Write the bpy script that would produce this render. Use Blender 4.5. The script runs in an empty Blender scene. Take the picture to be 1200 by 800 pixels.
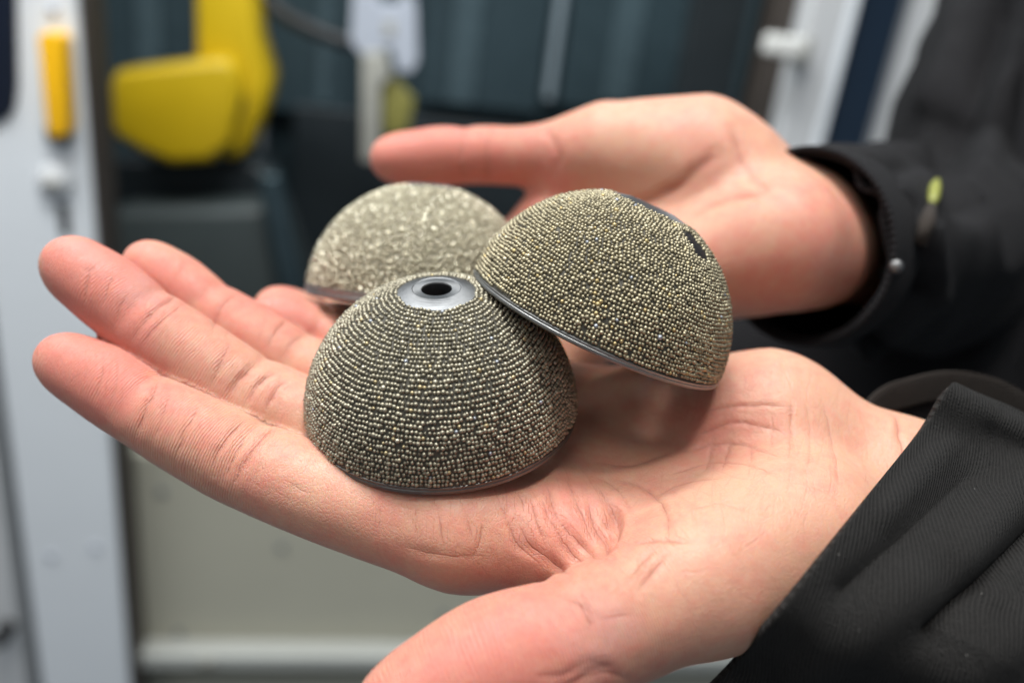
import bpy, math, random
import numpy as np
from mathutils import Matrix, Vector

random.seed(7)
rng = np.random.default_rng(11)
scene = bpy.context.scene
COL = scene.collection

# ------------------------------------------------------------------ camera
F = 960.0                      # focal length in pixels of the 1200 px wide photograph
UPC = np.array([.12, -.917, -.381]); UPC /= np.linalg.norm(UPC)      # world up seen from the camera (pitch 22 deg, roll 7 deg)
FWC = np.array([0, 0, 1.0]) - UPC[2] * UPC; FWC /= np.linalg.norm(FWC)
RTC = np.cross(FWC, UPC)
M = np.stack([RTC, FWC, UPC])                                        # camera axes (right, down, forward) -> world
CAM = np.array([0, 0, 1.30])
cam_d = bpy.data.cameras.new('camera'); cam = bpy.data.objects.new('camera', cam_d); COL.objects.link(cam)
cr, cu, cb = M @ [1, 0, 0], M @ [0, -1, 0], M @ [0, 0, -1]
cam.matrix_world = Matrix(((cr[0], cu[0], cb[0], CAM[0]), (cr[1], cu[1], cb[1], CAM[1]), (cr[2], cu[2], cb[2], CAM[2]), (0, 0, 0, 1)))
cam_d.sensor_width = 36; cam_d.lens = F / 1200 * 36
cam_d.clip_start = .01; cam_d.clip_end = 50
cam_d.dof.use_dof = True; cam_d.dof.focus_distance = .156; cam_d.dof.aperture_fstop = cam_d.lens / 4.6
scene.camera = cam

# ------------------------------------------------------------------ light
world = bpy.data.worlds.new('World'); scene.world = world; world.use_nodes = True
world.node_tree.nodes['Background'].inputs[0].default_value = (.80, .90, 1, 1)
world.node_tree.nodes['Background'].inputs[1].default_value = .22
def area(name, loc, target, sx, sy, power, col):
    d = bpy.data.lights.new(name, 'AREA'); d.shape = 'RECTANGLE'; d.size = sx; d.size_y = sy; d.energy = power; d.color = col
    o = bpy.data.objects.new(name, d); COL.objects.link(o); o.location = loc
    o.rotation_euler = (Vector(target) - Vector(loc)).to_track_quat('-Z', 'Y').to_euler()
HANDS = (.02, .16, 1.22)
hole = np.array([29.6, -29., 177])                                   # both lamps shine nearly straight down through the bore of the tilted dome
for nm, d, pw in (('ceiling_lamp_over', (.17, -.81, -.56), 5.9), ('ceiling_lamp_behind', (-.07, -.98, -.19), 5.9)):
    q = M @ np.array(d) / np.linalg.norm(d); p = M @ hole / 1000 + CAM + 1.25 * q
    area(nm, p, M @ hole / 1000 + CAM, .26, .12, pw, (1, .94, .86))
area('room_lamp', (-.75, -.35, 2.3), HANDS, 1.3, .6, 7., (1, .95, .88))
area('machine_lamp', (-.45, .30, 2.5), (-.3, .95, 1.0), 1.5, .25, 30, (.92, .97, 1))
area('added_cabinet_light', (.15, 1.10, 1.98), (.1, 1.5, 1.25), .8, .06, 6, (.84, .95, 1))  # unseen lamp added to brighten the cabinet interior
vs = scene.view_settings
scene.display_settings.display_device = 'sRGB'
vs.view_transform = 'Standard'; vs.look = 'None'; vs.gamma = 1; vs.use_curve_mapping = False; vs.exposure = 0
scene.cycles.use_denoising = True
scene.cycles.sample_clamp_indirect = 4
scene.cycles.max_bounces = 8

# ------------------------------------------------------------------ helpers
def J(px, py, d):              # point at pixel (px,py) of the photograph and depth d (mm), camera millimetres
    return np.array([(px - 600) * d / F, (py - 400) * d / F, d], float)
def Wd(P):                     # camera millimetres -> world metres
    return np.asarray(P, float) @ M.T / 1000 + CAM
YAW = math.radians(9.5)          # the cabinet front stands at an angle: its right end is farther away
ROT = np.array([[math.cos(YAW), math.sin(YAW), 0], [-math.sin(YAW), math.cos(YAW), 0], [0, 0, 1]])   # cabinet axes -> rows; world = v @ ROT
TURN = [False]
def on_plane(px, py, Y):       # point (cabinet axes) where the ray of a pixel meets the cabinet plane y = Y
    r = ROT @ M @ np.array([(px - 600) / F, (py - 400) / F, 1]); return CAM + r * (Y - CAM[1]) / r[1]
def turn(V): return np.asarray(V, float) @ ROT if TURN[0] else np.asarray(V, float)
def empty(name, loc, label=None, cat=None, group=None, parent=None):
    loc = turn(loc)
    o = bpy.data.objects.new(name, None); COL.objects.link(o); o.location = loc; o.empty_display_size = .02
    if parent: o.parent = parent; o.location = Vector(loc) - parent.location
    tag(o, label, cat, group); return o
def tag(o, label=None, cat=None, group=None, kind=None):
    if label: o['label'] = label
    if cat: o['category'] = cat
    if group: o['group'] = group
    if kind: o['kind'] = kind
    return o
def origin(o):
    p = np.zeros(3)
    while o is not None: p += np.array(o.location); o = o.parent
    return p
def raw_mesh(name, V, faces, smooth=True):
    me = bpy.data.meshes.new(name)
    V = np.asarray(V, np.float32)
    if isinstance(faces, np.ndarray):
        n, k = faces.shape
        me.vertices.add(len(V)); me.vertices.foreach_set('co', V.ravel())
        me.loops.add(n * k); me.loops.foreach_set('vertex_index', faces.astype(np.int32).ravel())
        me.polygons.add(n); me.polygons.foreach_set('loop_start', np.arange(0, n * k, k, dtype=np.int32))
        me.update(calc_edges=True)
    else:
        me.from_pydata([tuple(v) for v in V], [], [tuple(int(i) for i in f) for f in faces]); me.update()
    me.polygons.foreach_set('use_smooth', np.full(len(me.polygons), smooth)); me.update()
    return me
def mk(name, V, faces, mat, parent=None, smooth=True, loc=None):
    """one mesh object; V in world metres; origin at loc or at the parent's origin"""
    V = turn(V); base = origin(parent) if parent else np.zeros(3)
    at = turn(loc) if loc is not None else base
    o = bpy.data.objects.new(name, raw_mesh(name, np.asarray(V, float) - at, faces, smooth)); COL.objects.link(o)
    if parent: o.parent = parent
    o.location = at - base
    if mat: o.data.materials.append(mat)
    return o
def bevel(o, w, seg=3):
    m = o.modifiers.new('bevel', 'BEVEL'); m.width = w; m.segments = seg; m.limit_method = 'ANGLE'; m.angle_limit = .6
    return o
def box_vf(x0, x1, y0, y1, z0, z1):
    V = [(x, y, z) for x in (x0, x1) for y in (y0, y1) for z in (z0, z1)]
    return V, [(0, 1, 3, 2), (4, 6, 7, 5), (0, 4, 5, 1), (2, 3, 7, 6), (0, 2, 6, 4), (1, 5, 7, 3)]
def tube_vf(P, r, n=12):
    P = np.asarray(P, float); m = len(P); r = np.broadcast_to(r, m); V = []; Fc = []
    T = np.gradient(P, axis=0); T /= np.linalg.norm(T, axis=1)[:, None]
    a = np.cross(T[0], [.3, .5, .81]); a /= np.linalg.norm(a)
    for i in range(m):
        a = a - T[i] * (a @ T[i]); a /= np.linalg.norm(a); b = np.cross(T[i], a)
        for j in range(n):
            t = 2 * math.pi * j / n; V.append(P[i] + r[i] * (math.cos(t) * a + math.sin(t) * b))
    for i in range(m - 1):
        for j in range(n):
            k = (j + 1) % n; Fc.append((i * n + j, i * n + k, (i + 1) * n + k, (i + 1) * n + j))
    Fc += [tuple(range(n - 1, -1, -1)), tuple(range((m - 1) * n, m * n))]
    return V, Fc
def spline(P, n, closed=False):
    """Catmull-Rom through the rows of P, n samples per span"""
    P = np.asarray(P, float); m = len(P)
    if closed: Q = np.vstack([P[-1], P, P[0], P[1]]); spans = m
    else: Q = np.vstack([2 * P[0] - P[1], P, 2 * P[-1] - P[-2]]); spans = m - 1
    out = []
    for i in range(spans):
        p0, p1, p2, p3 = Q[i:i + 4]
        for s in np.arange(n) / n:
            out.append(.5 * (2 * p1 + (p2 - p0) * s + (2 * p0 - 5 * p1 + 4 * p2 - p3) * s * s + (3 * p1 - p0 - 3 * p2 + p3) * s ** 3))
    if not closed: out.append(P[-1])
    return np.array(out)
def vnoise(P, seed=0):
    """smooth value noise at the rows of P, in -1..1"""
    i = np.floor(P).astype(np.int64); f = P - i; f = f * f * (3 - 2 * f); tot = 0
    for dx in (0, 1):
        for dy in (0, 1):
            for dz in (0, 1):
                h = ((i[:, 0] + dx) * 374761393 + (i[:, 1] + dy) * 668265263 + (i[:, 2] + dz) * 2147483647 + seed * 974634777) & 0xffffffff
                h = ((h ^ (h >> 13)) * 1274126177) & 0xffffffff; h = (h ^ (h >> 16)) & 0xffff
                w = (f[:, 0] if dx else 1 - f[:, 0]) * (f[:, 1] if dy else 1 - f[:, 1]) * (f[:, 2] if dz else 1 - f[:, 2])
                tot = tot + w * (h / 32767.5 - 1)
    return tot

# ------------------------------------------------------------------ materials
class NT:
    def __init__(s, name):
        s.m = bpy.data.materials.new(name); s.m.use_nodes = True; s.t = s.m.node_tree
        s.b = s.t.nodes['Principled BSDF']
    def n(s, kind, **kw):
        o = s.t.nodes.new(kind)
        for k, v in kw.items():
            if k.startswith('i_'): o.inputs[int(k[2:])].default_value = v
            else: setattr(o, k, v)
        return o
    def l(s, a, b): s.t.links.new(a, b)
    def math(s, op, a, b=None, c=None):
        o = s.n('ShaderNodeMath', operation=op)
        for i, v in enumerate((a, b, c)):
            if v is None: continue
            if isinstance(v, (int, float)): o.inputs[i].default_value = v
            else: s.l(v, o.inputs[i])
        return o.outputs[0]
    def mix(s, fac, a, b):
        o = s.n('ShaderNodeMix', data_type='RGBA')
        for i, v in ((0, fac), (6, a), (7, b)):
            if isinstance(v, (int, float)): o.inputs[i].default_value = v
            elif isinstance(v, tuple): o.inputs[i].default_value = v if len(v) == 4 else v + (1,)
            else: s.l(v, o.inputs[i])
        return o.outputs[2]
    def obj(s): return s.n('ShaderNodeTexCoord').outputs['Object']
    def noise(s, scale, detail=3, vec=None, rough=.5):
        o = s.n('ShaderNodeTexNoise'); o.inputs['Scale'].default_value = scale; o.inputs['Detail'].default_value = detail
        o.inputs['Roughness'].default_value = rough
        s.l(vec if vec is not None else s.obj(), o.inputs['Vector']); return o.outputs[0]
    def ramp(s, fac, stops):
        o = s.n('ShaderNodeValToRGB'); e = o.color_ramp.elements
        while len(e) < len(stops): e.new(.5)
        for k, (p, c) in zip(e, stops): k.position = p; k.color = tuple(c) + (1,)
        s.l(fac, o.inputs[0]); return o.outputs[0]
    def bump(s, h, dist, strength=1, prev=None):
        o = s.n('ShaderNodeBump'); o.inputs['Distance'].default_value = dist; o.inputs['Strength'].default_value = strength
        s.l(h, o.inputs['Height'])
        if prev is not None: s.l(prev, o.inputs['Normal'])
        return o.outputs[0]
    def set(s, **kw):
        for k, v in kw.items():
            k = k.replace('_', ' ')
            i = s.b.inputs[k]
            if isinstance(v, (int, float)): i.default_value = v
            elif isinstance(v, tuple): i.default_value = v if len(v) != 3 or k == 'Subsurface Radius' else v + (1,)
            else: s.l(v, i)
        return s

def paint(name, col, rough=.45, var=.12, scale=14, metal=0., bumpd=.0004):
    t = NT(name); n1 = t.noise(scale, 4); n2 = t.noise(scale * 9, 3)
    f = t.math('MULTIPLY_ADD', n1, .7, t.math('MULTIPLY', n2, .3))
    lo = tuple(c * (1 - var) for c in col); hi = tuple(min(1, c * (1 + var)) for c in col)
    t.set(Base_Color=t.mix(f, lo, hi), Metallic=metal, Roughness=t.math('MULTIPLY_ADD', n2, .2, rough - .1), Normal=t.bump(n2, bumpd))
    return t.m

def skin_mat():
    t = NT('skin')
    flush = t.n('ShaderNodeAttribute', attribute_name='flush').outputs['Fac']
    crease = t.n('ShaderNodeAttribute', attribute_name='crease').outputs['Fac']
    fs = t.n('ShaderNodeAttribute', attribute_name='along').outputs['Fac']
    fm = t.n('ShaderNodeAttribute', attribute_name='finger').outputs['Fac']
    big = t.noise(75, 4); mid = t.noise(330, 5, rough=.6); fine = t.noise(1500, 3)
    blot = t.math('MULTIPLY_ADD', t.math('SUBTRACT', big, .42), 1.1, t.math('MULTIPLY', t.math('SUBTRACT', mid, .5), 1.5))
    k = t.n('ShaderNodeClamp'); t.l(t.math('ADD', flush, blot), k.inputs[0])
    c = t.mix(k.outputs[0], (.600, .325, .222), (.605, .205, .158))
    # veins: faint bluish patches
    v = t.noise(48, 2); vv = t.n('ShaderNodeMapRange'); t.l(v, vv.inputs[0]); vv.inputs[1].default_value = .60; vv.inputs[2].default_value = .75; vv.inputs[4].default_value = .32
    c = t.mix(vv.outputs[0], c, (.50, .33, .30))
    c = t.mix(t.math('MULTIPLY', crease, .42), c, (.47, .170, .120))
    c = t.mix(t.math('MULTIPLY', t.math('SUBTRACT', fine, .35), .35), c, (.74, .47, .36))
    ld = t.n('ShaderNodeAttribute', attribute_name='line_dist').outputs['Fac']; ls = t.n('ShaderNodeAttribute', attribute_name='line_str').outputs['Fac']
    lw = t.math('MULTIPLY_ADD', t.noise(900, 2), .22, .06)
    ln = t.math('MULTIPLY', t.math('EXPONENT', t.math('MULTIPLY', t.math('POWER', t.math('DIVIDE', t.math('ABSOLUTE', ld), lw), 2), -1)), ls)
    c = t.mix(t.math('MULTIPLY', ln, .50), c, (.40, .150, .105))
    # relief: cells of the skin, stretched lines, friction ridges on the fingers
    vor = t.n('ShaderNodeTexVoronoi', feature='DISTANCE_TO_EDGE'); vor.inputs['Scale'].default_value = 1150
    wob = t.n('ShaderNodeVectorMath', operation='MULTIPLY_ADD')
    nz = t.n('ShaderNodeTexNoise'); nz.inputs['Scale'].default_value = 420; t.l(t.obj(), nz.inputs['Vector'])
    t.l(nz.outputs[1], wob.inputs[0]); wob.inputs[1].default_value = (.0016,) * 3; t.l(t.obj(), wob.inputs[2]); t.l(wob.outputs[0], vor.inputs['Vector'])
    edge = t.n('ShaderNodeMapRange'); t.l(vor.outputs['Distance'], edge.inputs[0]); edge.inputs[1].default_value = 0; edge.inputs[2].default_value = .16
    vor2 = t.n('ShaderNodeTexVoronoi', feature='DISTANCE_TO_EDGE'); vor2.inputs['Scale'].default_value = 330
    wob2 = t.n('ShaderNodeVectorMath', operation='MULTIPLY_ADD'); t.l(nz.outputs[1], wob2.inputs[0]); wob2.inputs[1].default_value = (.004,) * 3
    t.l(t.obj(), wob2.inputs[2]); t.l(wob2.outputs[0], vor2.inputs['Vector'])
    edge2 = t.n('ShaderNodeMapRange'); t.l(vor2.outputs['Distance'], edge2.inputs[0]); edge2.inputs[1].default_value = 0; edge2.inputs[2].default_value = .07
    ph = t.math('MULTIPLY_ADD', fs, 2 * math.pi / .58, t.math('MULTIPLY', t.noise(160, 2), 14))
    rid = t.math('MULTIPLY', t.math('SINE', ph), t.math('MULTIPLY', fm, .5))
    n = t.bump(edge.outputs[0], .000030)
    n = t.bump(edge2.outputs[0], .000014, prev=n)
    n = t.bump(rid, .00011, prev=n)
    n = t.bump(mid, .00008, prev=n)
    n = t.bump(t.math('MULTIPLY', ln, -1), .00010, prev=n)
    t.set(Base_Color=c, Roughness=t.math('MULTIPLY_ADD', mid, .25, .36), Normal=n, Subsurface_Weight=.6,
          Subsurface_Radius=(1., .34, .17), Subsurface_Scale=.0026, Specular_IOR_Level=.42)
    t.b.subsurface_method = 'RANDOM_WALK'
    return t.m

def bead_mat(name, stops, rough, metal=1.):
    t = NT(name); a = t.n('ShaderNodeAttribute', attribute_name='tone').outputs['Fac']
    n = t.noise(2600, 2)
    t.set(Base_Color=t.ramp(a, stops), Metallic=metal, Roughness=t.math('MULTIPLY_ADD', n, .25, rough - .1), Normal=t.bump(n, .00006))
    return t.m

def cloth_mat(name, col, lint=True, pitch=.72, sheen=.02):
    t = NT(name)
    uv = t.n('ShaderNodeUVMap').outputs[0]; sp = t.n('ShaderNodeSeparateXYZ'); t.l(uv, sp.inputs[0])
    U, V = sp.outputs[0], sp.outputs[1]                       # millimetres on the cloth
    wob = t.math('MULTIPLY', t.noise(300, 2), .14)
    w = t.math('SINE', t.math('MULTIPLY', t.math('ADD', t.math('ADD', V, t.math('MULTIPLY', U, .38)), wob), 2 * math.pi / pitch))
    w2 = t.math('SINE', t.math('MULTIPLY', t.math('ADD', U, t.math('MULTIPLY', wob, .5)), 2 * math.pi / .62))
    h = t.math('MULTIPLY_ADD', w2, .12, w)
    fuzz = t.noise(2400, 3); pat = t.noise(60, 4)
    hh = t.math('MULTIPLY_ADD', h, .30, .5)
    f = t.math('MULTIPLY_ADD', t.math('SUBTRACT', fuzz, .5), .9, hh)
    c = t.mix(f, tuple(x * .55 for x in col), tuple(x * 1.7 for x in col))
    c = t.mix(t.math('MULTIPLY', pat, .5), c, tuple(x * .8 for x in col))
    if lint:
        sp = t.n('ShaderNodeTexVoronoi'); sp.inputs['Scale'].default_value = 190; t.l(t.obj(), sp.inputs['Vector'])
        q = t.math('LESS_THAN', sp.outputs['Distance'], .03)
        c = t.mix(t.math('MULTIPLY', q, .5), c, (.30, .29, .27))
    n = t.bump(h, .00016); n = t.bump(fuzz, .0003, prev=n)
    t.set(Base_Color=c, Roughness=.82, Normal=n, Sheen_Weight=sheen, Specular_IOR_Level=.18); t.b.inputs['Sheen Roughness'].default_value = .5
    return t.m

def steel_mat(name, col=(.42, .43, .44), rough=.27, aniso=0.):
    t = NT(name); n = t.noise(900, 3); st = t.n('ShaderNodeMapping'); st.inputs['Scale'].default_value = (1, 1, 60)
    t.l(t.obj(), st.inputs[0]); br = t.noise(260, 3, st.outputs[0])
    t.set(Base_Color=t.mix(n, tuple(c * .8 for c in col), tuple(c * 1.15 for c in col)), Metallic=1., Roughness=t.math('MULTIPLY_ADD', br, .3, rough - .12), Normal=t.bump(br, .00003))
    if aniso:
        tg = t.n('ShaderNodeTangent', direction_type='RADIAL', axis='Z'); t.l(tg.outputs[0], t.b.inputs['Tangent']); t.b.inputs['Anisotropic'].default_value = aniso
    return t.m

SKIN = skin_mat()
STEEL = steel_mat('turned_steel', (.20, .205, .21), .50, .6); RIM_STEEL = steel_mat('rim_steel', (.27, .27, .265), .42); DARK_STEEL = steel_mat('dark_rim_steel', (.16, .16, .155), .38)
MATRIX = paint('dark_bond', (.066, .060, .045), .6, .3, 900, 0., .0001)
PALE_BOND = paint('pale_bond', (.24, .215, .155), .5, .3, 700, .3, .0001)
BEAD = bead_mat('bead_nickel', [(0, (.15, .135, .10)), (.25, (.29, .265, .205)), (.62, (.40, .37, .285)), (.86, (.53, .49, .39)), (.95, (.48, .40, .24)), (1, (.40, .42, .46))], .55)
BEAD_R = bead_mat('bead_brass', [(0, (.15, .13, .09)), (.25, (.30, .265, .185)), (.62, (.41, .365, .255)), (.86, (.55, .495, .355)), (.95, (.50, .40, .21)), (1, (.40, .42, .46))], .55)
BEAD_PALE = bead_mat('bead_pale', [(0, (.30, .27, .20)), (.35, (.40, .365, .27)), (.8, (.50, .46, .34)), (.95, (.85, .80, .62)), (1, (.95, .91, .76))], .30)  # near-white top stops are glints put into the bead colour
BLACK_CLOTH = cloth_mat('black_twill', (.0160, .0150, .0143))
FAR_CLOTH = cloth_mat('black_jacket_cloth', (.0115, .0110, .0125), False)
BROWN_CLOTH = cloth_mat('worn_lit_cuff_cloth', (.030, .0245, .021))  # brown of the worn cuff edge, lightened as if lit

# ------------------------------------------------------------------ background: front of a machine cabinet, open on a dark interior
WHITE = paint('grey_white_paint', (.74, .775, .81), .4, .05)
LIGHT = paint('light_grey_paint', (.56, .57, .58), .45, .05)
GREEN = paint('grey_green_paint', (.46, .445, .36), .5, .10, 6)
YELLOW = paint('yellow_paint', (.60, .40, .004), .42, .12, 20)
HANDLE_Y = paint('amber_plastic', (.95, .50, .004), .35, .06, 40)
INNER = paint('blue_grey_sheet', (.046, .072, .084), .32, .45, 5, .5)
INNER3 = paint('teal_streak', (.085, .125, .142), .3, .4, 5, .5)  # lighter teal, soft reflections on the liner put into colour
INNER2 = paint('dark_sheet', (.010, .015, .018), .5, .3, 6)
BLACK = paint('black_rubber', (.010, .010, .011), .5, .2, 30)
BROWN = paint('brown_gasket', (.045, .036, .030), .55, .2, 30)
NAVY = paint('navy_paint', (.005, .016, .034), .4, .2, 8)
GLASS = paint('dark_window', (.006, .010, .022), .12, .2, 8)
ALU = paint('pale_metal', (.50, .53, .60), .35, .1, 20, .2)
ALU2 = paint('dull_seam_metal', (.24, .29, .32), .35, .1, 20, .2)
RAIL = paint('rail_metal', (.46, .47, .44), .4, .1, 12)
BEIGE = paint('beige_metal', (.36, .35, .31), .45, .2, 20)
LEVER = paint('white_lever', (.74, .74, .71), .3, .04, 20)
LIME = paint('lime_sticker', (.22, .20, .05), .45, .3, 30)
GREY = paint('plain_grey_paint', (.17, .18, .19), .5, .15, 10)  # even grey for jamb, hinge, screws and seams
BED = paint('bed_grey', (.055, .068, .068), .45, .25, 9)

def slab(name, pa, pb, Y, depth, mat, parent=None, bev=.003, mid=None):
    """an upright box whose front face lies on y = Y between the pixels pa (upper left) and pb (lower right)"""
    mx, my = mid or ((pa[0] + pb[0]) / 2, (pa[1] + pb[1]) / 2)
    x0, x1 = on_plane(pa[0], my, Y)[0], on_plane(pb[0], my, Y)[0]
    z0, z1 = on_plane(mx, pb[1], Y)[2], on_plane(mx, pa[1], Y)[2]
    V, f = box_vf(x0, x1, Y, Y + depth, z0, z1)
    o = mk(name, V, f, mat, parent, False, None if parent else ((x0 + x1) / 2, Y + depth / 2, z0))
    return bevel(o, bev) if bev else o
def outline(name, px, Y, depth, mat, parent, bev, smooth=True):
    """a solid with a traced outline: front at y = Y, real depth behind it"""
    P = [on_plane(a, b, Y) for a, b in px]; n = len(P)
    V = [p for p in P] + [p + np.array([0, depth, 0]) for p in P]
    f = [tuple(range(n)), tuple(range(2 * n - 1, n - 1, -1))] + [(i, i + n, (i + 1) % n + n, (i + 1) % n) for i in range(n)]
    o = mk(name, V, f, mat, parent, smooth); bevel(o, bev, 4); return o

YD = .86
TURN[0] = True
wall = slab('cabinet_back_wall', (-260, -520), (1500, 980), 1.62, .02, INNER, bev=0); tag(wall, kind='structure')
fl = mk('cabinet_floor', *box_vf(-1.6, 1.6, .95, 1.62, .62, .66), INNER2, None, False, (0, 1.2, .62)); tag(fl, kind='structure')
# door panel at the left with window, amber handle, lock and slot
door = empty('machine_door', on_plane(70, 700, YD), 'grey white machine door with amber handle at the left edge', 'door')
bevel(mk('panel', *box_vf(on_plane(26, 640, YD)[0], on_plane(121, 400, YD)[0], YD, YD + .03, .15, 1.75), WHITE, door, False), .006)
slab('gasket', (121, -250), (131, 1000), YD + .004, .05, BROWN, door, .003, (126, 400))
outline('window', [(-60, -60), (17, -60), (20, 100), (17, 126), (8, 140), (-10, 146), (-60, 148)], YD - .004, .006, GLASS, door, .002)
hx = [(43, 43), (50, 38), (68, 38), (74, 44), (81, 150), (76, 160), (60, 162), (54, 152)]
h = outline('handle', hx, YD - .026, .024, HANDLE_Y, door, .006)
slab('handle_base', (52, 150), (80, 169), YD - .008, .009, BLACK, h, .003)
lock = empty('lock', on_plane(66, 212, YD), parent=door)
a = on_plane(66, 212, YD); t_ = np.linspace(0, 2 * math.pi, 25)[:-1]
V, f_ = tube_vf([a + [0, -.010, 0], a + [0, -.002, 0], a + [0, .006, 0]], [.013, .017, .017], 20); mk('lock_body', V, f_, LIGHT, lock)
V, f_ = tube_vf([a + [0, -.014, 0], a + [0, -.0085, 0]], [.005, .006], 12); mk('key_slot', V, f_, BEIGE, lock)
slab('recess', (69, 240), (81, 276), YD - .002, .006, BLACK, door, .001)
for x, y in ((62, 12), (70, 330), (96, 470), (112, 640), (60, 650)):
    a = on_plane(x, y, YD); V, f_ = tube_vf([a + [0, -.003, 0], a + [0, .004, 0]], [.004, .005], 10); mk('screw', V, f_, ALU, door)
slab('hinge', (104, 300), (120, 356), YD - .006, .012, GREY, door, .003)
# fixed panel to the left of the door, in the lower corner
side = empty('side_panel', on_plane(0, 760, YD + .02), 'light grey fixed panel beyond the gap in the lower left corner', 'panel')
bevel(mk('panel', *box_vf(on_plane(-200, 640, YD)[0] - 1.0, on_plane(0, 640, YD)[0], YD + .016, YD + .05, .15, 1.75), LIGHT, side, False), .004)
slab('jamb', (2, -300), (25, 1000), YD + .030, .03, GREY, side, .002, (12, 640))
a = on_plane(4, 742, YD); V, f_ = tube_vf([a + [0, -.018, 0], a + [0, -.012, 0], a + [0, .014, 0]], [.007, .010, .010], 16); mk('knob', V, f_, BLACK, side)
# lower front of the cabinet with a lit rail
low = empty('cabinet_apron', on_plane(400, 790, .92), 'grey green apron panel of the cabinet below the dark opening', 'panel')
slab('panel', (128, 541), (1500, 768), .92, .03, GREEN, low, .004, (400, 650))
slab('top_gap', (128, 508), (700, 539), .95, .02, BLACK, low, .002, (400, 650))
for x, y in ((190, 575), (330, 640), (520, 720), (210, 740)):
    a = on_plane(x, y, .92); V, f_ = tube_vf([a + [0, -.003, 0], a + [0, .004, 0]], [.005, .006], 10); mk('screw', V, f_, GREY, low)
rail = slab('rail', (160, 768), (1500, 785), .885, .034, RAIL, low, .005, (300, 780))
a = on_plane(243, 776, .884); V, f_ = tube_vf([a + [0, -.003, 0], a + [0, .003, 0]], [.009, .010], 14); mk('screw', V, f_, BEIGE, rail)
slab('kick_plate', (128, 792), (1500, 1000), .93, .02, GREEN, low, .004, (300, 780))
# yellow machine arm hanging in the opening
arm = empty('yellow_machine_arm', on_plane(220, 190, 1.26), 'yellow painted machine arm with a boxy housing inside the dark cabinet', 'machine arm')
outline('housing', [(127, 92), (135, 84), (258, 68), (272, 74), (280, 110), (268, 172), (246, 190), (200, 193), (165, 178), (130, 158)], 1.22, .10, YELLOW, arm, .024)
outline('upright', [(226, -60), (292, -60), (300, 40), (316, 90), (312, 120), (286, 184), (262, 190), (238, 150), (228, 60)], 1.265, .11, YELLOW, arm, .026)
outline('joint_seam', [(270, 80), (276, 80), (286, 120), (268, 178), (262, 176), (279, 118)], 1.252, .02, BLACK, arm, .003)
outline('arm_shadow', [(132, 186), (290, 190), (318, 200), (322, 244), (130, 240)], 1.30, .12, INNER2, arm, .01)  # dark box standing in for the shade beneath the yellow arm
# grey bed under the arm
bed = empty('machine_bed', on_plane(230, 420, 1.2), 'dark grey sloped machine bed under the yellow arm', 'machine bed')
outline('casting', [(126, 246), (318, 240), (352, 330), (352, 560), (126, 560)], 1.24, .16, BED, bed, .02)
outline('side_rail', [(300, 205), (326, 205), (372, 420), (340, 420)], 1.20, .04, INNER, bed, .008)
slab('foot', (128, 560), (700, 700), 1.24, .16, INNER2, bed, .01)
# panels, seams and painted light streaks of the interior
liner = empty('cabinet_liner', on_plane(560, 330, 1.57), 'blue grey sheet metal liner with vertical seams inside the cabinet', 'liner')
for i, (x0, x1) in enumerate([(100, 300), (306, 412), (492, 640), (662, 800), (806, 900)]):
    slab('sheet', (x0, -140), (x1, 128 + (i % 2) * 6), 1.57, .03, INNER, liner, .006, ((x0 + x1) / 2, 60))
slab('bright_seam', (646, -200), (656, 120), 1.555, .03, ALU2, liner, .006, (651, 60))
slab('seam', (302, -200), (309, 330), 1.56, .03, GREY, liner, .004, (305, 150))
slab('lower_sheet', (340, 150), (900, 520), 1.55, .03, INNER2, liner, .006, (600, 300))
for x0, x1, m_ in ((372, 388, INNER3), (528, 562, INNER3), (716, 750, INNER3), (160, 190, INNER3)):  # lighter strips standing in for upright reflections on the sheets
    slab('light_streak', (x0, -160), (x1, 124), 1.561, .012, m_, liner, .004, ((x0 + x1) / 2, 60))
# pale bracket with bar and sticker
brk = empty('pale_bracket', on_plane(450, 165, 1.3), 'pale metal bracket with a hole hanging above the thumb', 'bracket')
outline('plate', [(414, -20), (440, -20), (446, 4), (468, 4), (474, -20), (488, 6), (490, 72), (482, 86), (466, 84), (458, 56), (424, 66), (410, 50)], 1.30, .012, ALU, brk, .003, False)
outline('bar', [(424, 62), (452, 60), (458, 92), (446, 100), (444, 190), (424, 190)], 1.295, .02, BEIGE, brk, .004)
slab('hole', (450, 26), (463, 42), 1.297, .008, BEIGE, brk, .003)
outline('sticker', [(446, 100), (462, 90), (486, 116), (478, 156), (450, 160)], 1.31, .012, LIME, brk, .003)
cab = spline([on_plane(290, -40, 1.35), on_plane(322, 8, 1.34), on_plane(365, 34, 1.32), on_plane(412, 52, 1.31)], 8)
V, f_ = tube_vf(cab, .011, 12); o = mk('cable', V, f_, BLACK, None, True, cab[-1]); tag(o, 'black cable sagging between yellow arm and pale bracket', 'cable')
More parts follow.
